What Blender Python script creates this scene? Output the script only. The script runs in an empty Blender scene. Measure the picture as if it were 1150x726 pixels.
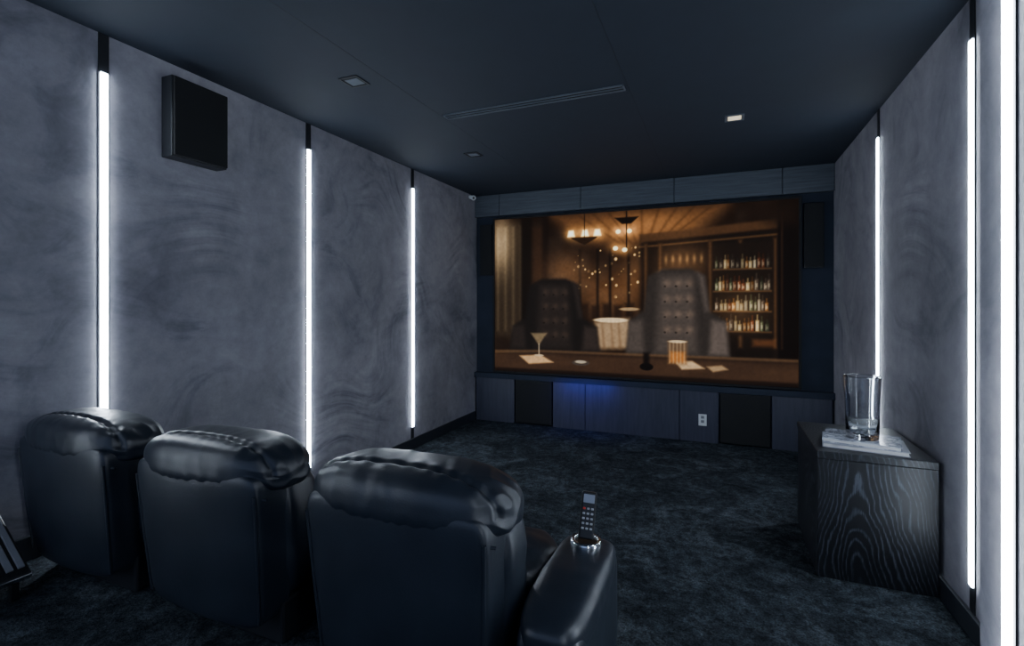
import bpy, bmesh, math, random
import numpy as np
from mathutils import Vector, Matrix, noise
random.seed(4)
D = bpy.data
SC = bpy.context.scene
COL = SC.collection

# ---------------------------------------------------------------- constants (metres)
XL, XR, YB, ZC = -2.69, 0.967, 5.27, 2.655
YREAR = -1.3
RISER = 0.30

# ---------------------------------------------------------------- material helpers
def new_mat(name):
    m = D.materials.new(name); m.use_nodes = True
    nt = m.node_tree; b = nt.nodes['Principled BSDF']
    return m, nt, b
def N(nt, t, **kw):
    n = nt.nodes.new(t)
    for k, v in kw.items():
        if k in n.inputs: n.inputs[k].default_value = v
        else: setattr(n, k, v)
    return n
def ramp(nt, stops):
    r = nt.nodes.new('ShaderNodeValToRGB')
    e = r.color_ramp.elements
    while len(e) > 1: e.remove(e[-1])
    e[0].position = stops[0][0]; e[0].color = (*stops[0][1], 1)
    for p, c in stops[1:]:
        x = e.new(p); x.color = (*c, 1)
    return r
def coords(nt, scale=(1,1,1), rot=(0,0,0)):
    tc = N(nt, 'ShaderNodeTexCoord'); mp = N(nt, 'ShaderNodeMapping')
    mp.inputs['Scale'].default_value = scale; mp.inputs['Rotation'].default_value = rot
    nt.links.new(tc.outputs['Object'], mp.inputs['Vector'])
    return mp.outputs['Vector']
def simple(name, col, rough=.5, metal=0, bump=0, bscale=200, var=.15):
    m, nt, b = new_mat(name)
    v = coords(nt)
    n = N(nt, 'ShaderNodeTexNoise', Scale=6.0, Detail=4.0)
    nt.links.new(v, n.inputs['Vector'])
    r = ramp(nt, [(.3, tuple(c*(1-var) for c in col)), (.7, tuple(c*(1+var) for c in col))])
    nt.links.new(n.outputs['Fac'], r.inputs['Fac']); nt.links.new(r.outputs['Color'], b.inputs['Base Color'])
    b.inputs['Roughness'].default_value = rough; b.inputs['Metallic'].default_value = metal
    if bump:
        n2 = N(nt, 'ShaderNodeTexNoise', Scale=float(bscale), Detail=3.0); nt.links.new(v, n2.inputs['Vector'])
        bp = N(nt, 'ShaderNodeBump', Strength=bump, Distance=.002)
        nt.links.new(n2.outputs['Fac'], bp.inputs['Height']); nt.links.new(bp.outputs['Normal'], b.inputs['Normal'])
    return m
def emis(name, col, s):
    m, nt, b = new_mat(name)
    b.inputs['Base Color'].default_value = (*col, 1)
    b.inputs['Emission Color'].default_value = (*col, 1); b.inputs['Emission Strength'].default_value = s
    return m
def mul(nt, a, b_, fac=None):
    mm = N(nt, 'ShaderNodeMix', data_type='RGBA', blend_type='MULTIPLY'); mm.inputs[0].default_value = 1
    if fac is not None: nt.links.new(fac, mm.inputs[0])
    nt.links.new(a, mm.inputs[6]); nt.links.new(b_, mm.inputs[7]); return mm.outputs[2]

def suede():
    m, nt, b = new_mat('suede_plaster')
    L = nt.links
    v = coords(nt)
    big = N(nt, 'ShaderNodeTexNoise', Scale=.9, Detail=5.0, Roughness=.6); L.new(v, big.inputs['Vector'])
    def flow(amount, wscale, scl, rot, detail):
        wn = N(nt, 'ShaderNodeTexNoise', Scale=wscale, Detail=1.0); L.new(v, wn.inputs['Vector'])
        sc = N(nt, 'ShaderNodeVectorMath', operation='SCALE'); L.new(wn.outputs['Color'], sc.inputs[0]); sc.inputs['Scale'].default_value = amount
        ad = N(nt, 'ShaderNodeVectorMath', operation='ADD'); L.new(v, ad.inputs[0]); L.new(sc.outputs[0], ad.inputs[1])
        mp = N(nt, 'ShaderNodeMapping'); mp.inputs['Scale'].default_value = scl; mp.inputs['Rotation'].default_value = rot
        L.new(ad.outputs[0], mp.inputs['Vector'])
        st = N(nt, 'ShaderNodeTexNoise', Scale=1.0, Detail=detail, Roughness=.62); L.new(mp.outputs['Vector'], st.inputs['Vector'])
        return st.outputs['Fac']
    st = flow(3.4, .75, (1.2,1.2,6.5), (.5,.2,.1), 6.0)
    st2 = flow(1.8, 1.2, (1.5,1.1,2.2), (1.1,.4,.0), 6.0)
    msk = N(nt, 'ShaderNodeTexNoise', Scale=1.2, Detail=2.0); L.new(v, msk.inputs['Vector'])
    mr = ramp(nt, [(.42, (0,0,0)), (.58, (1,1,1))]); L.new(msk.outputs['Fac'], mr.inputs['Fac'])
    r1 = ramp(nt, [(.30, (.205,.200,.233)), (.5, (.290,.282,.322)), (.72, (.380,.368,.412))]); L.new(big.outputs['Fac'], r1.inputs['Fac'])
    r2 = ramp(nt, [(.30, (.44,.45,.49)), (.44, (.80,.81,.83)), (.56, (1,1,1)), (.70, (1.20,1.20,1.18))]); L.new(st, r2.inputs['Fac'])
    r4 = ramp(nt, [(.34, (.56,.58,.62)), (.45, (.90,.91,.93)), (.60, (1.06,1.06,1.05))]); L.new(st2, r4.inputs['Fac'])
    c = mul(nt, r1.outputs['Color'], r2.outputs['Color'], mr.outputs['Color'])
    c = mul(nt, c, r4.outputs['Color'])
    fine = N(nt, 'ShaderNodeTexNoise', Scale=8.0, Detail=10.0, Roughness=.78); L.new(v, fine.inputs['Vector'])
    r3 = ramp(nt, [(.3, (.78,.78,.79)), (.7, (1.18,1.18,1.18))]); L.new(fine.outputs['Fac'], r3.inputs['Fac'])
    c = mul(nt, c, r3.outputs['Color'])
    L.new(c, b.inputs['Base Color'])
    b.inputs['Roughness'].default_value = .8
    b.inputs['Sheen Weight'].default_value = .15
    gr = N(nt, 'ShaderNodeTexNoise', Scale=160.0, Detail=3.0); L.new(v, gr.inputs['Vector'])
    bp = N(nt, 'ShaderNodeBump', Strength=.12, Distance=.002); L.new(gr.outputs['Fac'], bp.inputs['Height']); L.new(bp.outputs['Normal'], b.inputs['Normal'])
    return m
def carpet():
    m, nt, b = new_mat('carpet_pile'); L = nt.links
    v = coords(nt)
    a = N(nt, 'ShaderNodeTexNoise', Scale=3.2, Detail=6.0, Roughness=.7, Distortion=1.2); L.new(v, a.inputs['Vector'])
    f = N(nt, 'ShaderNodeTexNoise', Scale=110.0, Detail=4.0, Roughness=.7); L.new(v, f.inputs['Vector'])
    mid = N(nt, 'ShaderNodeTexNoise', Scale=26.0, Detail=5.0, Roughness=.75); L.new(v, mid.inputs['Vector'])
    r = ramp(nt, [(.36, (.016,.021,.027)), (.52, (.038,.048,.059)), (.66, (.080,.096,.112))]); L.new(a.outputs['Fac'], r.inputs['Fac'])
    r2 = ramp(nt, [(.3, (.2,.2,.2)), (.7, (1.9,1.9,1.9))]); L.new(f.outputs['Fac'], r2.inputs['Fac'])
    r3 = ramp(nt, [(.38, (.45,.45,.45)), (.62, (1.45,1.45,1.45))]); L.new(mid.outputs['Fac'], r3.inputs['Fac'])
    c = mul(nt, mul(nt, r.outputs['Color'], r2.outputs['Color']), r3.outputs['Color'])
    L.new(c, b.inputs['Base Color'])
    b.inputs['Roughness'].default_value = .95; b.inputs['Specular IOR Level'].default_value = .15
    ah = N(nt, 'ShaderNodeMath', operation='ADD'); L.new(f.outputs['Fac'], ah.inputs[0]); L.new(mid.outputs['Fac'], ah.inputs[1])
    bp = N(nt, 'ShaderNodeBump', Strength=.9, Distance=.014); L.new(ah.outputs[0], bp.inputs['Height']); L.new(bp.outputs['Normal'], b.inputs['Normal'])
    return m
def wood_plain(name, dark, light, scale, rough=.5):
    m, nt, b = new_mat(name); L = nt.links
    v = coords(nt, scale)
    a = N(nt, 'ShaderNodeTexNoise', Scale=1.0, Detail=7.0, Roughness=.7, Distortion=.4); L.new(v, a.inputs['Vector'])
    r = ramp(nt, [(.3, dark), (.7, light)]); L.new(a.outputs['Fac'], r.inputs['Fac']); L.new(r.outputs['Color'], b.inputs['Base Color'])
    b.inputs['Roughness'].default_value = rough
    bp = N(nt, 'ShaderNodeBump', Strength=.15, Distance=.003); L.new(a.outputs['Fac'], bp.inputs['Height']); L.new(bp.outputs['Normal'], b.inputs['Normal'])
    return m
def wood_cathedral():
    # bold open oak grain: nested arches that wander
    m, nt, b = new_mat('blackened_oak'); L = nt.links
    tc = N(nt, 'ShaderNodeTexCoord'); sp = N(nt, 'ShaderNodeSeparateXYZ'); L.new(tc.outputs['Object'], sp.inputs[0])
    ns = N(nt, 'ShaderNodeTexNoise', Scale=3.4, Detail=2.0, Roughness=.4); L.new(coords(nt, (1,1,.45)), ns.inputs['Vector'])
    jit = N(nt, 'ShaderNodeTexNoise', Scale=28.0, Detail=3.0); L.new(coords(nt, (1,1,.5)), jit.inputs['Vector'])
    def M(op, a, c=None):
        n = N(nt, 'ShaderNodeMath', operation=op)
        for i, x in enumerate((a, c)):
            if x is None: continue
            if isinstance(x, (int, float)): n.inputs[i].default_value = x
            else: L.new(x, n.inputs[i])
        return n.outputs[0]
    dx = M('ADD', sp.outputs['X'], 0.05)
    dx2 = M('MULTIPLY', M('MULTIPLY', dx, dx), 8.0)
    f = M('ADD', M('ADD', M('MULTIPLY', sp.outputs['Z'], .42), dx2), M('MULTIPLY', ns.outputs['Fac'], 1.15))
    f = M('ADD', f, M('MULTIPLY', sp.outputs['Y'], 1.6))
    f = M('ADD', f, M('MULTIPLY', jit.outputs['Fac'], .05))
    s = M('SINE', M('MULTIPLY', f, 95.0))
    fib = N(nt, 'ShaderNodeTexNoise', Scale=1.0, Detail=5.0, Roughness=.7); L.new(coords(nt, (300, 300, 12)), fib.inputs['Vector'])
    brk = N(nt, 'ShaderNodeTexNoise', Scale=4.0, Detail=3.0); L.new(coords(nt), brk.inputs['Vector'])
    g = M('ADD', M('MULTIPLY', s, .36), M('MULTIPLY', fib.outputs['Fac'], 1.0))
    g = M('MULTIPLY', g, M('ADD', M('MULTIPLY', brk.outputs['Fac'], .6), .7))
    r = ramp(nt, [(.45, (.0035,.0045,.007)), (.68, (.006,.008,.012)), (.84, (.024,.029,.040)), (.98, (.052,.060,.078))]); L.new(g, r.inputs['Fac'])
    L.new(r.outputs['Color'], b.inputs['Base Color']); b.inputs['Roughness'].default_value = .45
    bp = N(nt, 'ShaderNodeBump', Strength=.12, Distance=.002); L.new(g, bp.inputs['Height']); L.new(bp.outputs['Normal'], b.inputs['Normal'])
    return m
def leather():
    m, nt, b = new_mat('navy_leather'); L = nt.links
    v = coords(nt)
    a = N(nt, 'ShaderNodeTexNoise', Scale=7.0, Detail=5.0); L.new(v, a.inputs['Vector'])
    r = ramp(nt, [(.3, (.008,.012,.020)), (.7, (.015,.021,.032))]); L.new(a.outputs['Fac'], r.inputs['Fac']); L.new(r.outputs['Color'], b.inputs['Base Color'])
    b.inputs['Roughness'].default_value = .38; b.inputs['Specular IOR Level'].default_value = .62
    vo = N(nt, 'ShaderNodeTexVoronoi', Scale=190.0); L.new(v, vo.inputs['Vector'])
    w = N(nt, 'ShaderNodeTexNoise', Scale=18.0, Detail=3.0, Roughness=.5); L.new(v, w.inputs['Vector'])
    b1 = N(nt, 'ShaderNodeBump', Strength=.12, Distance=.0015); L.new(vo.outputs['Distance'], b1.inputs['Height'])
    b2 = N(nt, 'ShaderNodeBump', Strength=.12, Distance=.006); L.new(w.outputs['Fac'], b2.inputs['Height']); L.new(b1.outputs['Normal'], b2.inputs['Normal'])
    L.new(b2.outputs['Normal'], b.inputs['Normal'])
    return m
def marble():
    m, nt, b = new_mat('marbled_cover'); L = nt.links
    v = coords(nt)
    a = N(nt, 'ShaderNodeTexNoise', Scale=9.0, Detail=8.0, Roughness=.6, Distortion=2.0); L.new(v, a.inputs['Vector'])
    r = ramp(nt, [(.35, (.60,.63,.70)), (.47, (.22,.24,.29)), (.55, (.66,.70,.78)), (.8, (.40,.42,.48))]); L.new(a.outputs['Fac'], r.inputs['Fac']); L.new(r.outputs['Color'], b.inputs['Base Color'])
    b.inputs['Roughness'].default_value = .25
    return m

M_SUEDE = suede(); M_CARPET = carpet(); M_LEATHER = leather(); M_OAK = wood_cathedral(); M_MARBLE = marble()
M_CEIL = simple('ceiling_paint', (.0115,.0185,.032), .8, var=.06)
M_NAVY = simple('navy_fabric', (.014,.022,.042), .8, bump=.3, bscale=400)
M_FASCIA = wood_plain('smoked_veneer_horizontal', (.040,.050,.066), (.090,.108,.135), (3.0, 40, 60))
M_VENEER = wood_plain('smoked_veneer_vertical', (.026,.030,.055), (.052,.057,.090), (26, 26, 2.2))
M_BLACK = simple('black_grille_cloth', (.005,.006,.008), .8, bump=.4, bscale=500)
M_BLACKM = simple('black_metal', (.010,.012,.016), .45)
M_SATIN = simple('satin_black_plastic', (.01,.011,.013), .3)
M_CHROME = simple('chrome', (.75,.78,.82), .12, 1)
M_GREYM = simple('brushed_grey_metal', (.30,.32,.36), .35, .8)
M_KEY = simple('dull_grey_key', (.16,.17,.20), .4)
M_WHITE = simple('white_plastic', (.75,.78,.80), .4, var=.03)
M_BASE = simple('dark_baseboard_paint', (.018,.022,.030), .5)
M_PAGE = simple('book_pages', (.62,.62,.62), .8, bump=.3, bscale=300)
M_STRIP = emis('led_diffuser', (.76,.87,1.0), 48.0)
M_LAMP = emis('lit_downlight_lens', (1.0,.84,.58), .75)
M_BTN = simple('grey_rubber_button', (.35,.36,.38), .5)
M_RED = simple('red_rubber_button', (.5,.03,.02), .5)
M_SEAM = simple('ceiling_joint', (.007,.011,.018), .8)
M_VENT = simple('slate_metal', (.10,.12,.15), .4)
mg, nt, b = new_mat('clear_glass')
b.inputs['Transmission Weight'].default_value = 1; b.inputs['Roughness'].default_value = .02; b.inputs['IOR'].default_value = 1.47
b.inputs['Base Color'].default_value = (.95,.98,1,1)
M_GLASS = mg

# ---------------------------------------------------------------- object helpers
def link(ob, parent=None):
    COL.objects.link(ob)
    if parent: ob.parent = parent
    return ob
def mesh_ob(name, bm, mat, loc=(0,0,0), parent=None, smooth=False, rot=(0,0,0)):
    me = D.meshes.new(name); bm.normal_update(); bm.to_mesh(me); bm.free()
    if smooth:
        for p in me.polygons: p.use_smooth = True
    me.materials.append(mat)
    ob = D.objects.new(name, me); ob.location = loc; ob.rotation_euler = rot
    return link(ob, parent)
def add_box(bm, x0, x1, y0, y1, z0, z1, bev=0, seg=2):
    r = bmesh.ops.create_cube(bm, size=1)
    vs = r['verts']
    for v in vs:
        v.co = Vector(((x0+x1)/2 + v.co.x*(x1-x0), (y0+y1)/2 + v.co.y*(y1-y0), (z0+z1)/2 + v.co.z*(z1-z0)))
    if bev:
        es = list({e for v in vs for e in v.link_edges})
        bmesh.ops.bevel(bm, geom=es, offset=bev, segments=seg, affect='EDGES', profile=.5)
def box(name, x0, x1, y0, y1, z0, z1, mat, bev=0, seg=2, parent=None, origin=None):
    if origin is None: origin = ((x0+x1)/2, (y0+y1)/2, z0)
    bm = bmesh.new(); ox, oy, oz = origin
    add_box(bm, x0-ox, x1-ox, y0-oy, y1-oy, z0-oz, z1-oz, bev, seg)
    loc = origin
    if parent:
        loc = tuple(Vector(origin) - parent.location)
    return mesh_ob(name, bm, mat, loc, parent)
def empty(name, loc, label, cat, group=None, rot=(0,0,0)):
    e = D.objects.new(name, None); e.empty_display_size = .1; e.location = loc; e.rotation_euler = rot
    COL.objects.link(e); tag(e, label, cat, group); return e
def tag(o, label, cat, group=None):
    o['label'] = label; o['category'] = cat
    if group: o['group'] = group
def struct(o, label=None):
    o['kind'] = 'structure'
    if label: o['label'] = label
    return o
def lathe(bm, prof, seg=48, c=(0,0,0)):
    rings = []
    for r, z in prof:
        rings.append([bm.verts.new((c[0]+r*math.cos(2*math.pi*i/seg), c[1]+r*math.sin(2*math.pi*i/seg), c[2]+z)) for i in range(seg)])
    for a, b2 in zip(rings[:-1], rings[1:]):
        for i in range(seg):
            bm.faces.new((a[i], a[(i+1)%seg], b2[(i+1)%seg], b2[i]))
    return rings
def superbox(bm, c, h, n=4.0, k=20, fn=None):
    """rounded cushion: cube grid pulled onto a super-ellipsoid, then fn(p,q) displaces"""
    vm = {}
    def V(p):
        key = tuple(round(a*1000) for a in p)
        if key in vm: return vm[key]
        x, y, z = p
        s = (abs(x)**n + abs(y)**n + abs(z)**n)**(1/n)
        q = Vector((x/s, y/s, z/s))
        co = Vector((c[0]+q.x*h[0], c[1]+q.y*h[1], c[2]+q.z*h[2]))
        if fn:
            nrm = Vector([math.copysign(abs(a)**(n-1), a)/hh_ for a, hh_ in zip(q, h)]).normalized()
            co = fn(co, q, nrm)
        vm[key] = bm.verts.new(co); return vm[key]
    g = [-1+2*i/k for i in range(k+1)]
    g = [math.sin(a*math.pi/2)*.35 + a*.65 for a in g]
    for ax in range(3):
        for sgn in (-1, 1):
            for i in range(k):
                for j in range(k):
                    ps = []
                    for (u, w) in ((g[i],g[j]),(g[i+1],g[j]),(g[i+1],g[j+1]),(g[i],g[j+1])):
                        p = [0,0,0]; p[ax] = sgn; p[(ax+1)%3] = u; p[(ax+2)%3] = w
                        ps.append(V(p))
                    if sgn < 0: ps.reverse()
                    try: bm.faces.new(ps)
                    except ValueError: pass
def tube(bm, pts, rr, closed=False):
    n = len(pts); rings = []
    for k, p in enumerate(pts):
        a = pts[(k-1)%n] if (closed or k > 0) else p; c = pts[(k+1)%n] if (closed or k < n-1) else p
        tg = (c-a).normalized(); up = Vector((0,1,0)) if abs(tg.y) < .9 else Vector((0,0,1))
        sd = tg.cross(up).normalized(); u2 = sd.cross(tg)
        rings.append([bm.verts.new(p+sd*rr*math.cos(j*math.pi/4)+u2*rr*math.sin(j*math.pi/4)) for j in range(8)])
    for k in range(n if closed else n-1):
        for j in range(8): bm.faces.new((rings[k][j], rings[k][(j+1)%8], rings[(k+1)%n][(j+1)%8], rings[(k+1)%n][j]))

# ---------------------------------------------------------------- room shell
struct(box('floor', XL-.1, 1.1, 1.55, YB+.15, -.1, 0, M_CARPET), 'dark charcoal-blue cut-pile carpet')
struct(box('floor_riser', XL-.1, 1.1, YREAR, 1.55, -.1, RISER, M_CARPET), 'raised carpeted platform under the recliners')
struct(box('ceiling', XL-.1, 1.1, YREAR, YB+.15, ZC, ZC+.1, M_CEIL), 'dark navy painted ceiling')
struct(box('wall_left', XL-.1, XL, YREAR, YB+.15, 0, ZC, M_SUEDE), 'grey brushed suede wall panels')
struct(box('wall_right', XR, XR+.1, 1.48, YB+.15, 0, ZC, M_SUEDE), 'grey brushed suede wall panels')
struct(box('wall_right_return', .558, XR+.1, YREAR, 1.48, 0, ZC, M_SUEDE), 'projecting grey suede wall section')
struct(box('wall_back', XL-.1, 1.1, YB+.06, YB+.15, 0, ZC, M_NAVY), 'dark navy fabric wall behind the screen')
struct(box('baseboard_left', XL, XL+.018, 1.551, YB-.001, 0.001, .10, M_BASE, .004))
struct(box('baseboard_left', XL, XL+.018, YREAR, 1.55, RISER, RISER+.10, M_BASE, .004))
struct(box('baseboard_right', XR-.018, XR, 1.481, YB-.001, 0.001, .10, M_BASE, .004))
for i, x in enumerate((-1.745, -.495)):
    struct(box('trim_%d' % (i+1), x-.0015, x+.0015, YREAR, YB, ZC-.0008, ZC, M_SEAM))

fx = [XL, -2.37, -1.396, -.425, .546, XR]
bm = bmesh.new()
for a, c in zip(fx[:-1], fx[1:]):
    add_box(bm, a+.003, c-.003, YB, YB+.06, 2.405, ZC-.002, .002, 1)
o = mesh_ob('trim_3', bm, M_FASCIA); struct(o, 'smoked wood veneer fascia above the screen')
struct(box('trim_4', XL, XR, YB-.012, YB+.06, .505, .565, M_NAVY, .003), 'dark navy ledge under the screen')
SPL = (-2.175, -1.715); SPR = (-.005, .455)
segs = [(XL+.02, SPL[0]), (SPL[1], -1.346), (-1.346, -.373), (-.373, SPR[0]), (SPR[1], XR-.02)]
bm = bmesh.new()
for a, c in segs:
    add_box(bm, a+.003, c-.003, YB, YB+.06, .001, .505, .002, 1)
o = mesh_ob('trim_5', bm, M_VENEER); struct(o, 'smoked wood veneer panelling under the screen')

# ---------------------------------------------------------------- LED strips
def strip(side, y, xw):
    d = 1 if side == 'L' else -1
    e = empty('wall_light_strip', (xw, y, 0), 'full-height white LED light strip in a dark wall channel', 'light strip', 'vertical wall light strips')
    x0, x1 = sorted((xw, xw+d*.004))
    zb = RISER if y < 1.5 else .10
    box('channel', x0, x1, y-.022, y+.022, zb, ZC-.001, M_BLACKM, parent=e)
    x0, x1 = sorted((xw+d*.004, xw+d*.011))
    z0 = .21 if zb < .2 else RISER+.11
    box('diffuser', x0, x1, y-.016, y+.016, z0, 2.47, M_STRIP, .002, 1, parent=e)
    return e
for y in (-1.13, .145, 1.416, 2.682, 3.973): strip('L', y, XL)  # first two are unseen, continuing the spacing, added as soft fill
for y in (2.624, 3.938): strip('R', y, XR)
for y in (1.345, .05): strip('R', y, .558)  # second one is out of view, added for the same fill

# ---------------------------------------------------------------- projection screen
SX0, SX1, SZ0, SZ1 = -2.421, .678, .597, 2.355
W, H = 512, 290
s, t = np.meshgrid(np.linspace(0,16,W), np.linspace(0,9,H))
img = np.zeros((H, W, 3))
def C(r,g,b_): return np.array([r,g,b_])/255.
def sm(x): x = np.clip(x,0,1); return x*x*(3-2*x)
def vnoise(fx_, fy_, seed):
    rs = np.random.RandomState(seed); G = rs.rand(64,64)
    x = s*fx_; y = t*fy_; xi = np.floor(x).astype(int); yi = np.floor(y).astype(int)
    xf = sm(x-xi); yf = sm(y-yi)
    g = lambda i,j: G[j%64, i%64]
    return (g(xi,yi)*(1-xf)+g(xi+1,yi)*xf)*(1-yf)+(g(xi,yi+1)*(1-xf)+g(xi+1,yi+1)*xf)*yf
def put(m, c, a=1.):
    global img
    m = (np.clip(m,0,1)*a)[...,None]; img = img*(1-m)+np.asarray(c)*m
def glow(cx, cy, rx, ry, c, a=1.):
    global img
    g = np.exp(-(((s-cx)/rx)**2+((t-cy)/ry)**2))[...,None]; img = img+g*c*a
def ell(cx, cy, rx, ry, c, a=1., soft=.12, rot=0):
    ca, sa = math.cos(rot), math.sin(rot)
    x = (s-cx)*ca+(t-cy)*sa; y = -(s-cx)*sa+(t-cy)*ca
    d = np.sqrt((x/rx)**2+(y/ry)**2); put(sm((1-d)/soft+.5), c, a)
def pmask(pts, soft=.05):
    inside = np.zeros(s.shape, bool); dist = np.full(s.shape, 1e9)
    n = len(pts)
    for i in range(n):
        x0,y0 = pts[i]; x1,y1 = pts[(i+1)%n]
        if y0 != y1:
            cond = ((y0 > t) != (y1 > t)) & (s < (x1-x0)*(t-y0)/(y1-y0)+x0); inside ^= cond
        L2 = (x1-x0)**2+(y1-y0)**2+1e-9
        k = np.clip(((s-x0)*(x1-x0)+(t-y0)*(y1-y0))/L2,0,1)
        dist = np.minimum(dist, np.hypot(s-x0-k*(x1-x0), t-y0-k*(y1-y0)))
    sd = np.where(inside, dist, -dist); return sm(sd/soft*.5+.5)
def poly(pts, c, a=1., soft=.05): put(pmask(pts, soft), c, a)
def rect(x0,y0,x1,y1,c,a=1.,soft=.04):
    put(sm(np.minimum(np.minimum(s-x0,x1-s),np.minimum(t-y0,y1-t))/soft*.5+.5), c, a)
# generic stand-in picture: an empty, warm, dimly lit lounge bar
img[:] = C(27,18,12)
img += (vnoise(2,2,1)[...,None]-.5)*.04
poly([(3.6,0),(13.0,0),(11.2,1.5),(7.2,1.9),(5.0,1.4)], C(90,60,35), .9, .6)
glow(8.8,.9,2.4,.7,C(96,68,40),.5)
for k in range(9):
    x = 5.0+k*.9; poly([(x,0),(x+.10,0),(7.6+k*.28,1.8),(7.5+k*.28,1.8)], C(44,27,14), .5, .12)
rect(0,.25,1.9,7.0,C(44,35,26),.9,.3)
for k in range(4): rect(.15+k*.5,.5,.25+k*.5,6.6,C(84,72,54),.7,.16)
glow(.4,1.4,.7,1.7,C(160,140,108),.6)
rect(1.7,.0,2.4,7.6,C(17,11,7),.95,.15); rect(3.0,.0,3.4,7,C(20,12,8),.9,.15)
rect(2.4,.6,3.0,5.,C(50,33,20),.6,.2)
glow(6.8,4.6,1.8,1.4,C(116,80,48),.5); glow(8.3,3.4,.9,1.4,C(80,54,30),.45)
rs = np.random.RandomState(7)
for k in range(46):
    x = rs.uniform(4.9,8.9); y = rs.uniform(1.9,4.8); r = rs.uniform(.02,.08)
    ell(x,y,r,r*1.1,C(235,196,134),rs.uniform(.15,.85),.9)
for x in (5.2,6.2,6.9,7.9): rect(x,2.0,x+.12,6.2,C(14,9,6),.85,.1)
for k in range(5): rect(5.3+k*.62,5.0+.1*(k%2),5.75+k*.62,6.3,C(30,19,12),.8,.15)
poly([(6.1,6.0),(8.0,5.8),(8.4,7.4),(6.2,7.5)], C(146,122,94), .9, .2)
ell(7.0,5.9,.95,.13,C(205,182,146),.9,.4); ell(8.0,5.3,.55,.09,C(150,124,92),.9,.5)
for x in (6.5,7.0,7.4): poly([(x,6.1),(x+.05,6.1),(x+.2,7.5),(x+.05,7.5)], C(88,66,46), .6, .12)
for x in (4.75,5.55,6.25):
    poly([(x-.2,1.25),(x+.2,1.25),(x+.12,.92),(x-.12,.92)], C(255,236,190),1,.08); glow(x,1.1,.4,.35,C(230,176,100),.5)
rect(5.5,.0,5.54,1.5,C(12,8,5),1,.03); poly([(4.75,1.3),(6.25,1.3),(6.2,1.38),(5.52,1.75),(4.8,1.38)], C(26,16,9), .9)
for x,y in ((7.25,2.0),(7.75,2.1),(7.4,1.1),(8.0,1.1)):
    ell(x,y,.13,.11,C(255,230,175),1,.5); glow(x,y,.35,.3,C(210,155,90),.45)
poly([(7.2,.35),(8.5,.35),(8.1,.7),(7.6,.7)], C(14,9,6), .95); rect(7.82,0,7.88,2.0,C(14,9,6),1,.03)
rect(8.6,1.4,15.0,7.8,C(20,14,10),.95,.2)
poly([(8.6,1.35),(15.2,.9),(15.2,1.35),(8.6,1.75)], C(66,45,28), .9, .1)
poly([(8.6,1.95),(15.2,1.6),(15.2,1.7),(8.6,2.03)], C(98,69,42), .6, .06)
for x in (8.75,9.5,11.95,13.35,14.9):
    rect(x,1.8,x+.22,7.2,C(46,31,19),.9,.08); rect(x+.08,1.9,x+.13,7.1,C(84,59,38),.6,.07)
rect(9.75,2.2,11.9,6.5,C(30,21,14),.9,.3)
for k in range(12): x = 9.9+(k%6)*.35; y = 2.7+(k//6)*1.1; glow(x,y,.08,.22,C(170,134,86),.35)
glow(9.75,3.6,.3,.28,C(240,196,130),.5)
rect(12.2,2.0,14.9,6.6,C(24,17,12),.95,.1)
for row,(yb) in enumerate((3.25,4.35,5.35,6.35)):
    rect(12.2,yb,14.85,yb+.08,C(78,56,36),.8,.05)
    x = 12.3
    while x < 14.7:
        w = rs.uniform(.06,.10); h = rs.uniform(.5,.85); dim = .5+.5*rs.rand()*(1 if row else .6)
        cc = [C(140,92,46),C(80,86,62),C(190,164,116),C(104,56,32),C(84,70,58),C(206,190,156)][rs.randint(6)]*dim
        rect(x,yb-h*.65,x+w*1.6,yb,cc,.9,.05); rect(x+w*.5,yb-h,x+w*1.1,yb-h*.6,cc*.7,.9,.04)
        rect(x+w*.2,yb-h*.55,x+w*.45,yb-.05,C(255,238,206)*dim,.5,.04)
        rect(x+w*.4,yb-h*.4,x+w*1.3,yb-h*.18,C(214,198,166)*dim,.5,.04)
        x += w*1.6+rs.uniform(.02,.1)
glow(13.4,5.3,1.2,1.1,C(90,66,40),.35)
rect(15.1,0,16,9,C(13,8,6),.97,.1); rect(15.25,.6,15.32,7.2,C(46,30,19),.8,.07)
rect(14.0,6.75,15.0,7.1,C(104,64,36),.6,.15)
poly([(13.0,0),(16,0),(16,1.2),(15.0,1.3)], C(26,17,11), .8, .4)
glow(4.4,3.2,1.3,1.1,C(130,96,64),.45); glow(10.6,2.9,1.3,1.1,C(120,86,56),.4)
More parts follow.
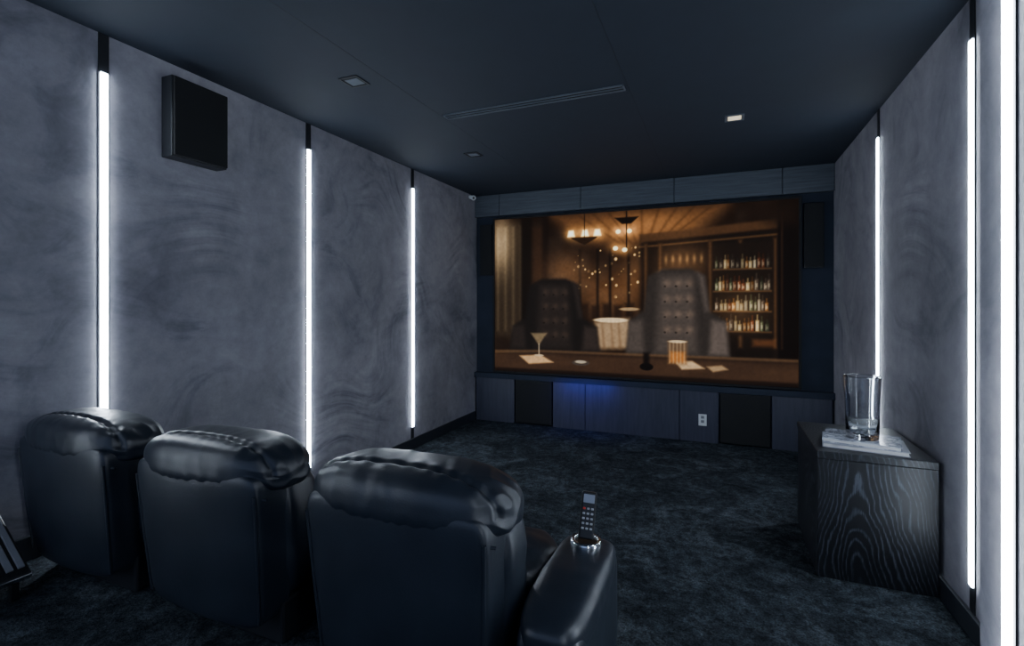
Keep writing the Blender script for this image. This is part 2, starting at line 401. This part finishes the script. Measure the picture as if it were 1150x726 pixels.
# two empty dark wing-back lounge chairs drawn up to the counter
def wing(cx, top, w, col, lit):
    body = [(cx-w*.62,top+.35),(cx-w*.30,top),(cx+w*.30,top),(cx+w*.62,top+.35),(cx+w*.72,top+2.2),(cx+w*1.05,top+2.7),(cx+w*1.15,8.2),(cx-w*1.15,8.2),(cx-w*1.05,top+2.7),(cx-w*.72,top+2.2)]
    poly(body, col, 1, .14)
    poly([(cx-w*.36,top+.3),(cx+w*.36,top+.3),(cx+w*.46,7.6),(cx-w*.46,7.6)], col*1.5+.008, .9, .3)
    for i in range(4):
        for j in range(3): ell(cx-w*.24+j*w*.24, top+.9+i*.8, .06, .05, col*.5, .8, .8); glow(cx-w*.24+j*w*.24+.12, top+.75+i*.8, .2,.2, C(60,46,34), lit)
    poly([(cx+w*.46,top+.2),(cx+w*.6,top+.45),(cx+w*.7,top+2.2),(cx+w*.62,top+2.2)], col*2.0+.02, .6, .18)
    poly([(cx-w*1.05,top+2.75),(cx-w*.75,top+2.65),(cx-w*.7,7.6),(cx-w*1.1,7.6)], col*1.6+.012, .8, .2)
    poly([(cx+w*.75,top+2.65),(cx+w*1.05,top+2.75),(cx+w*1.1,7.6),(cx+w*.7,7.6)], col*2.0+.015, .8, .2)
wing(3.7, 3.6, 2.4, C(22,18,16), .25); wing(10.4, 3.2, 2.3, C(42,37,34), .4)
# counter with glasses, papers and an ashtray
poly([(0,8.0),(3,7.75),(9,7.75),(16,7.75),(16,9),(0,9)], C(38,27,20),.97,.08)
poly([(0,7.75),(3,7.66),(16,7.66),(16,7.8),(3,7.8),(0,7.95)], C(80,60,42),.8,.06)
img += (sm((t-7.75)/.3)*(.5+.5*vnoise(.6,3,5)))[...,None]*C(42,30,20)*.5
put(sm((t-8.7)/.2), C(16,10,8), .8)
poly([(1.6,8.05),(2.9,7.95),(3.7,8.35),(2.2,8.5)], C(186,150,108),.9,.08)
poly([(10.3,7.98),(11.2,7.95),(11.8,8.3),(10.7,8.4)], C(180,152,116),.9,.08)
ell(5.3,8.3,.5,.16,C(60,52,46),1,.3); ell(5.3,8.25,.32,.08,C(176,162,140),.8,.6)
poly([(11.9,8.2),(12.6,8.1),(12.9,8.3),(12.2,8.45)], C(150,124,92),.9,.08)
ell(8.9,8.35,.35,.2,C(13,9,7),1,.2); rect(8.75,7.6,9.05,8.3,C(12,8,7),.9,.12)
poly([(2.3,6.7),(3.3,6.7),(2.85,7.35),(2.78,7.35)], C(170,146,106),.5,.08); rect(2.79,7.3,2.85,7.95,C(190,172,144),.7,.04); ell(2.82,7.98,.3,.06,C(190,172,144),.6,.5)
rect(10.0,6.95,10.95,8.15,C(100,74,50),.65,.12); rect(10.1,7.5,10.85,8.05,C(160,98,42),.75,.12)
for k in range(5): rect(10.08+k*.18,7.0,10.11+k*.18,8.1,C(240,216,174),.35,.06)
ell(10.47,6.97,.46,.07,C(216,192,154),.7,.6)
img *= (1+.12*(vnoise(9,9,11)[...,None]-.5))
img = np.clip(img,0,1)
lin = np.where(img<=.04045, img/12.92, ((img+.055)/1.055)**2.4)**1.12

scr = empty('projection_screen', ((SX0+SX1)/2, YB, SZ0), 'large fixed projection screen showing a warm dim bar interior', 'screen')
xs = np.linspace(SX0, SX1, W)-(SX0+SX1)/2; zs = np.linspace(SZ1, SZ0, H)-SZ0
XX, ZZ = np.meshgrid(xs, zs)
verts = np.stack([XX.ravel(), np.full(W*H, -.006), ZZ.ravel()], 1)
ii = np.arange(W*H).reshape(H, W)
faces = np.stack([ii[1:,:-1].ravel(), ii[1:,1:].ravel(), ii[:-1,1:].ravel(), ii[:-1,:-1].ravel()], 1)
me = D.meshes.new('screen_picture'); me.from_pydata(verts.tolist(), [], faces.tolist())
at = me.color_attributes.new('picture', 'FLOAT_COLOR', 'POINT')
at.data.foreach_set('color', np.concatenate([lin.reshape(-1,3), np.ones((W*H,1))],1).astype(np.float32).ravel())
m, nt, b = new_mat('projected_picture')
va = N(nt, 'ShaderNodeVertexColor', layer_name='picture')
b.inputs['Base Color'].default_value = (.004,.004,.004,1); b.inputs['Roughness'].default_value = .7; b.inputs['Specular IOR Level'].default_value = .1
nt.links.new(va.outputs['Color'], b.inputs['Emission Color']); b.inputs['Emission Strength'].default_value = 1.9
me.materials.append(m)
po = D.objects.new('screen_picture', me); link(po, scr)
bm = bmesh.new(); cx = (SX0+SX1)/2; hw = (SX1-SX0)/2; hh = SZ1-SZ0; f = .022
add_box(bm, -hw-f, hw+f, -.018, .04, -f, 0, .002,1); add_box(bm, -hw-f, hw+f, -.018, .04, hh, hh+f, .002,1)
add_box(bm, -hw-f, -hw, -.018, .04, 0, hh, .002,1); add_box(bm, hw, hw+f, -.018, .04, 0, hh, .002,1)
add_box(bm, -hw, hw, -.004, .04, 0, hh)
mesh_ob('frame', bm, M_BLACK, (0,0,0), scr)

# ---------------------------------------------------------------- speakers
def floor_speaker(x0, x1):
    e = empty('subwoofer', ((x0+x1)/2, YB+.01, 0.0), 'black cloth-covered speaker built into the veneer panelling', 'speaker', 'speakers below the screen')
    box('cabinet', x0+.01, x1-.01, YB+.005, YB+.058, .012, .50, M_BLACKM, .003, parent=e)
    box('grille', x0+.014, x1-.014, YB-.003, YB+.005, .018, .494, M_BLACK, .002, parent=e)
floor_speaker(*SPL); floor_speaker(*SPR)
def side_speaker(x0, x1):
    e = empty('wall_speaker', ((x0+x1)/2, YB+.06, 1.71), 'slim black speaker mounted beside the screen', 'speaker', 'slim speakers beside the screen')
    box('cabinet', x0, x1, YB+.01, YB+.06, 1.71, 2.31, M_BLACKM, .004, parent=e)
    box('grille', x0+.006, x1-.006, YB+.0, YB+.01, 1.716, 2.304, M_BLACK, .002, parent=e)
side_speaker(.722, .884); side_speaker(-2.625, -2.465)
e = empty('surround_speaker', (XL, 1.835, 2.145), 'square black surround speaker mounted high on suede wall', 'speaker')
box('cabinet', XL, XL+.085, 1.68, 1.99, 2.145, 2.565, M_BLACKM, .004, parent=e)
box('grille', XL+.085, XL+.10, 1.686, 1.984, 2.151, 2.559, M_BLACK, .003, parent=e)

e = empty('wall_outlet', (-.155, YB, .165), 'white electrical outlet plate on veneer panel', 'outlet')
box('cover_plate', -.193, -.117, YB-.006, YB, .165, .28, M_WHITE, .003, parent=e)
for z in (.195, .237): box('socket', -.17, -.14, YB-.009, YB-.006, z, z+.026, M_GREYM, .002, parent=e)

e = empty('motion_sensor', (XL+.001, 5.14, 2.60), 'small white round sensor on a bracket near ceiling', 'sensor')
box('bracket', XL, XL+.03, 5.12, 5.16, 2.60, 2.635, M_WHITE, .004, parent=e)
bm = bmesh.new(); bmesh.ops.create_uvsphere(bm, u_segments=24, v_segments=16, radius=.030)
mesh_ob('sensor_head', bm, M_WHITE, (.05,0,.008), e, True)
bm = bmesh.new(); bmesh.ops.create_uvsphere(bm, u_segments=16, v_segments=10, radius=.014)
mesh_ob('lens', bm, M_SATIN, (.062,-.018,.002), e, True)

# ---------------------------------------------------------------- ceiling fittings
def downlight(x, y, lit):
    e = empty('ceiling_downlight', (x, y, ZC), ('square recessed downlight, lit warm white' if lit else 'square recessed black downlight, switched off'), 'downlight', 'square ceiling downlights')
    h = .062; bm = bmesh.new()
    for a in ((-h,h,-h,-h+.010),(-h,h,h-.010,h),(-h,-h+.010,-h+.010,h-.010),(h-.010,h,-h+.010,h-.010)):
        add_box(bm, a[0],a[1],a[2],a[3], -.006, 0, .001, 1)
    mesh_ob('trim_ring', bm, M_VENT if lit else M_BLACKM, (0,0,0), e)
    bm = bmesh.new(); add_box(bm, -h+.010, h-.010, -h+.010, h-.010, -.003, 0)
    mesh_ob('baffle', bm, M_GREYM if lit else M_BLACK, (0,0,0), e)
    bm = bmesh.new(); add_box(bm, -h+.020, h-.020, -h+.030, h-.020, -.005, -.003, .0008, 1)
    mesh_ob('lens', bm, M_LAMP if lit else M_VENT, (0,0,0), e)
downlight(-1.93, 2.27, False); downlight(-1.94, 3.78, False); downlight(.095, 3.72, True)
e = empty('air_diffuser', (-1.12, 2.945, ZC), 'long narrow black linear slot air diffuser in ceiling', 'air vent')
bm = bmesh.new()
for y0, y1 in ((-.040,-.030),(-.003,.003),(.030,.040)): add_box(bm, -.605, .605, y0, y1, -.008, 0, .001, 1)
add_box(bm, -.605,-.597,-.040,.040,-.008,0); add_box(bm, .597,.605,-.040,.040,-.008,0)
mesh_ob('frame', bm, M_VENT, (0,0,0), e)
bm = bmesh.new(); add_box(bm, -.597,.597,-.030,.030,-.002,0); mesh_ob('slot', bm, M_BLACK, (0,0,0), e)

# ---------------------------------------------------------------- recliners
def ridge(p): return 1-abs(noise.noise(p))*2
def make_chair(cx, seed, end):
    Y0 = 1.06; HW = .305
    lab = ('navy-black leather recliner with cup holder armrest holding a remote' if end else 'navy-black leather home theater recliner seen from behind')
    e = empty('recliner', (cx, Y0, RISER), lab, 'recliner', 'row of leather recliners')
    off = Vector((seed*7.3, seed*3.1, seed*1.7))
    def lean(co):
        zz = (co.z-.10)/.50
        co.y -= .045*zz
        return zz
    def f_shell(co, q, n):
        zz = lean(co)
        co.x *= .90+.10*min(1, max(0, zz))**.7
        co.y -= .018*(1-q.x*q.x)*(1 if q.y < 0 else 0)
        fold = ridge(Vector((co.x*4+co.z*3, co.y, co.z*5-co.x*2))+off)*abs(q.x)**2
        return co + n*(.003*noise.noise(co*5+off)+.0015*fold)
    bm = bmesh.new(); superbox(bm, (0,.085,.325), (.285,.065,.245), 10, 44, f_shell)
    mesh_ob('back_shell', bm, M_LEATHER, (0,0,0), e, True)
    for sg in (-1, 1):
        pts = []
        for k in range(24):
            z = .11+.40*k/23; zz = (z-.10)/.50
            pts.append(Vector((sg*.276*(.90+.10*max(0,zz)**.7), .0245-.045*zz, z)))
        bm = bmesh.new(); tube(bm, pts, .005); mesh_ob('piping', bm, M_LEATHER, (0,0,0), e, True)
    def f_back(co, q, n):
        zz = lean(co)
        co.x *= .93+.07*min(1, max(0, zz))
        return co + n*(.006*noise.noise(co*5+off)+.004*ridge(Vector((co.x*3,co.y*6,co.z*12))+off))
    bm = bmesh.new(); superbox(bm, (0,.19,.34), (HW,.09,.235), 4.2, 40, f_back)
    mesh_ob('back_cushion', bm, M_LEATHER, (0,0,0), e, True)
    # headrest pillow rolled over the top: two rolls with a lightly gathered seam between them
    def f_head(co, q, n):
        side = sm(np.array((abs(q.x)-.60)/.4)).item()
        low = math.exp(-((co.z-.535)/.018)**2) if q.y < 0 else 0
        w = .004*noise.noise(co*3.5+off)
        w += .0010*low*math.sin(co.x*150+6*noise.noise(co*7+off))
        w += .0019*ridge(Vector((co.x*17+co.y*6, co.y*5, co.z*7))+off)*(1-side)
        w += side*.0045*ridge(Vector((co.x*8,co.y*20,co.z*26))+off)
        a = co.y-.078+.035*q.x*q.x
        up = 1 if q.z > 0 else 0
        w -= .011*math.exp(-(a/.009)**2)*up
        g = math.sin(co.x*130+9*noise.noise(co*4+off))
        w += .0018*math.exp(-(a/.030)**2)*up*g
        co = co + n*w
        co.z -= .030*abs(q.x)**5
        co.y += .022*abs(q.x)**5 - .028
        return co
    bm = bmesh.new(); superbox(bm, (0,.120,.574), (HW+.004,.132,.080), 3.0, 84, f_head)
    mesh_ob('headrest', bm, M_LEATHER, (0,0,0), e, True)
    pts = [Vector((x, -.010+.030*abs(x/.30)**5, .504-.010*abs(x/.3)**4)) for x in np.linspace(-.29,.29,50)]
    bm = bmesh.new(); tube(bm, pts, .0045); mesh_ob('piping', bm, M_LEATHER, (0,0,0), e, True)
    def f_seat(co, q, n):
        co += n*(.012*noise.noise(co*5+off)+.006*ridge(Vector((co.x*8,co.y*12,co.z*5))+off)); return co
    bm = bmesh.new(); superbox(bm, (0,.40,.23), (.305,.17,.09), 4, 30, f_seat)
    mesh_ob('seat', bm, M_LEATHER, (0,0,0), e, True)
    bm = bmesh.new(); add_box(bm, -.26, .26, .10, .48, .0, .14, .01)
    mesh_ob('base', bm, M_BLACKM, (0,0,0), e)
    ax0 = .314 if end else .309
    aw = .18 if end else .10
    y0 = .03 if end else .24
    # padded armrest: a panel below and a plump rolled pad on top
    bm = bmesh.new(); superbox(bm, (ax0+aw/2,(y0+.55)/2,.150), (aw/2-.006,(.535-y0)/2,.150), 9, 26, lambda co,q,n: co+n*.002*noise.noise(co*6+off))
    mesh_ob('arm_panel', bm, M_LEATHER, (0,0,0), e, True)
    def f_arm(co, q, n):
        co.z -= .035*max(0,(co.y-.47)/.08)**2
        co.z -= .012*(max(0, (.25-co.y)/.2))
        return co + n*(.003*noise.noise(co*6+off)+.0015*ridge(Vector((co.x*5,co.y*14,co.z*5))+off)*min(1,abs(q.x)+.1))
    bm = bmesh.new(); superbox(bm, (ax0+aw/2,(y0+.555)/2,.290), (aw/2,(.555-y0)/2,.056), 3.6, 44, f_arm)
    mesh_ob('armrest', bm, M_LEATHER, (0,0,0), e, True)
    bm = bmesh.new(); r = .045 if end else .036
    lathe(bm, [(r-.010,.002),(r-.010,.008),(r-.006,.011),(r,.010),(r+.002,.004),(r+.002,-.008)], 40)
    cup = mesh_ob('cup_holder', bm, M_CHROME, (ax0+aw/2,.43,.348), e, True)
    bm = bmesh.new(); lathe(bm, [(.0005,.003),(r-.009,.003),(r-.009,0)], 40); mesh_ob('cup_liner', bm, M_SATIN, (0,0,0), cup)
    return e
make_chair(-2.265, 1, False); make_chair(-1.53, 2, False); make_chair(-.782, 3, True)

# remote handset standing in the cup holder
rm = empty('remote_control', (-.378, 1.487, .658), 'slim black remote control standing upright in the cup holder', 'remote control', rot=(math.radians(-10), math.radians(5), math.radians(12)))
bm = bmesh.new(); add_box(bm, -.023,.023,-.009,.009,0,.140,.006,3); mesh_ob('body', bm, M_SATIN, (0,0,0), rm)
bm = bmesh.new(); add_box(bm, -.017,.017,-.0105,-.009,.108,.133,.001,1); mesh_ob('display', bm, M_GREYM, (0,0,0), rm)
for i in range(5):
    for j in range(3):
        bm = bmesh.new(); add_box(bm, -.004,.004,-.0025,0,0,.006,.001,1)
        mesh_ob('button', bm, M_RED if (i==4 and j==0) else M_BTN, ((j-1)*.0125,-.009,.030+i*.0145), rm)

# ---------------------------------------------------------------- console leaning by the wall beside the first recliner
kb = empty('keyboard_console', (-2.34, .76, RISER), 'dark console with grey keys and chrome edge by the wall', 'console')
tilt = math.radians(38); Z0 = .07
def kpart(name, x0, x1, y0, y1, z0, z1, mat, bev):
    bm = bmesh.new(); add_box(bm, x0, x1, y0, y1, z0, z1, bev, 2)
    return mesh_ob(name, bm, mat, (0,0,Z0), kb, rot=(0,tilt,0))
kpart('housing', -.34, 0, -.26, .235, 0, .035, M_SATIN, .006)
kpart('edge_trim', -.012, .004, -.262, .237, .004, .031, M_CHROME, .003)
for k in range(15):
    yy = -.235+k*.032
    kpart('key', -.28, -.03, yy-.010, yy+.010, .035, .044, M_KEY if k%3 else M_SATIN, .002)
for yy in (-.2, .2):
    bm = bmesh.new(); add_box(bm, -.03, -.008, yy-.012, yy+.012, 0, Z0+.012, .002, 1); mesh_ob('foot', bm, M_SATIN, (0,0,0), kb)
    bm = bmesh.new(); add_box(bm, -.25, -.23, yy-.012, yy+.012, 0, .235, .002, 1); mesh_ob('foot', bm, M_SATIN, (0,0,0), kb)

# ---------------------------------------------------------------- cabinet, books, vase
cab = empty('side_cabinet', (.709, 3.24, 0), 'low blackened oak cabinet with bold arched grain against the wall', 'cabinet')
box('body', .456, .947, 2.905, 3.575, 0.001, .60, M_OAK, .003, 1, parent=cab, origin=(.709,3.24,.001))
box('top', .452, .947, 2.90, 3.58, .60, .637, M_OAK, .003, 1, parent=cab, origin=(.709,3.24,.60))

def book(x, y, z, w, d, h, rot, label, cm):
    e = empty('book', (x,y,z), label, 'book', 'large books on the cabinet', rot=(0,0,rot))
    bm = bmesh.new()
    add_box(bm, -w/2,w/2,-d/2,d/2,0,.003); add_box(bm, -w/2,w/2,-d/2,d/2,h-.003,h); add_box(bm, -w/2,-w/2+.004,-d/2,d/2,.003,h-.003)
    mesh_ob('cover', bm, cm, (0,0,0), e)
    bm = bmesh.new(); add_box(bm, -w/2+.004,w/2-.006,-d/2+.006,d/2-.006,.003,h-.003); mesh_ob('pages', bm, M_PAGE, (0,0,0), e)
book(.69,3.09,.638,.36,.26,.022,math.radians(-9),'large flat grey book beneath another on the cabinet', simple('grey_cover',(.30,.32,.37),.4))
book(.685,3.095,.6605,.33,.25,.020,math.radians(-14),'large marbled white book carrying the glass vase', M_MARBLE)

vs = empty('glass_vase', (.685,3.08,.681), 'tall clear glass cylinder vase standing on books', 'vase')
bm = bmesh.new()
prof = [(.0005,.0),(.066,.0),(.072,.004),(.073,.02),(.074,.12),(.077,.22),(.082,.318),(.082,.322),(.078,.322),(.0785,.318),(.073,.22),(.070,.12),(.069,.034),(.060,.026),(.0005,.024)]
lathe(bm, prof, 64); bmesh.ops.remove_doubles(bm, verts=bm.verts, dist=.0006)
bmesh.ops.recalc_face_normals(bm, faces=bm.faces)
mesh_ob('vessel', bm, M_GLASS, (0,0,0), vs, True)

# ---------------------------------------------------------------- lights
def area(name, loc, rot, sx, sy, p, col):
    l = D.lights.new(name, 'AREA'); l.shape = 'RECTANGLE'; l.size = sx; l.size_y = sy; l.energy = p; l.color = col
    o = D.objects.new(name, l); o.location = loc; o.rotation_euler = rot; COL.objects.link(o); return o
o = area('blue_accent_light', (-1.34, YB-.15, .50), (math.radians(38),0,0), .60, .03, 1.1, (.08,.10,1.0)); tag(o, 'small blue accent light under the screen ledge', 'light')
w = D.worlds.new('World'); SC.world = w; w.use_nodes = True
w.node_tree.nodes['Background'].inputs[0].default_value = (.45,.60,1.0,1); w.node_tree.nodes['Background'].inputs[1].default_value = .6

# ---------------------------------------------------------------- camera
cd = D.cameras.new('camera'); cam = D.objects.new('camera', cd); COL.objects.link(cam)
cd.sensor_width = 36; cd.lens = 36*556.5/1150; cd.shift_y = -22/1150
cd.clip_start = .02
cam.location = (0,0,1.38); cam.rotation_euler = (math.radians(90), 0, math.radians(22.72))
SC.camera = cam
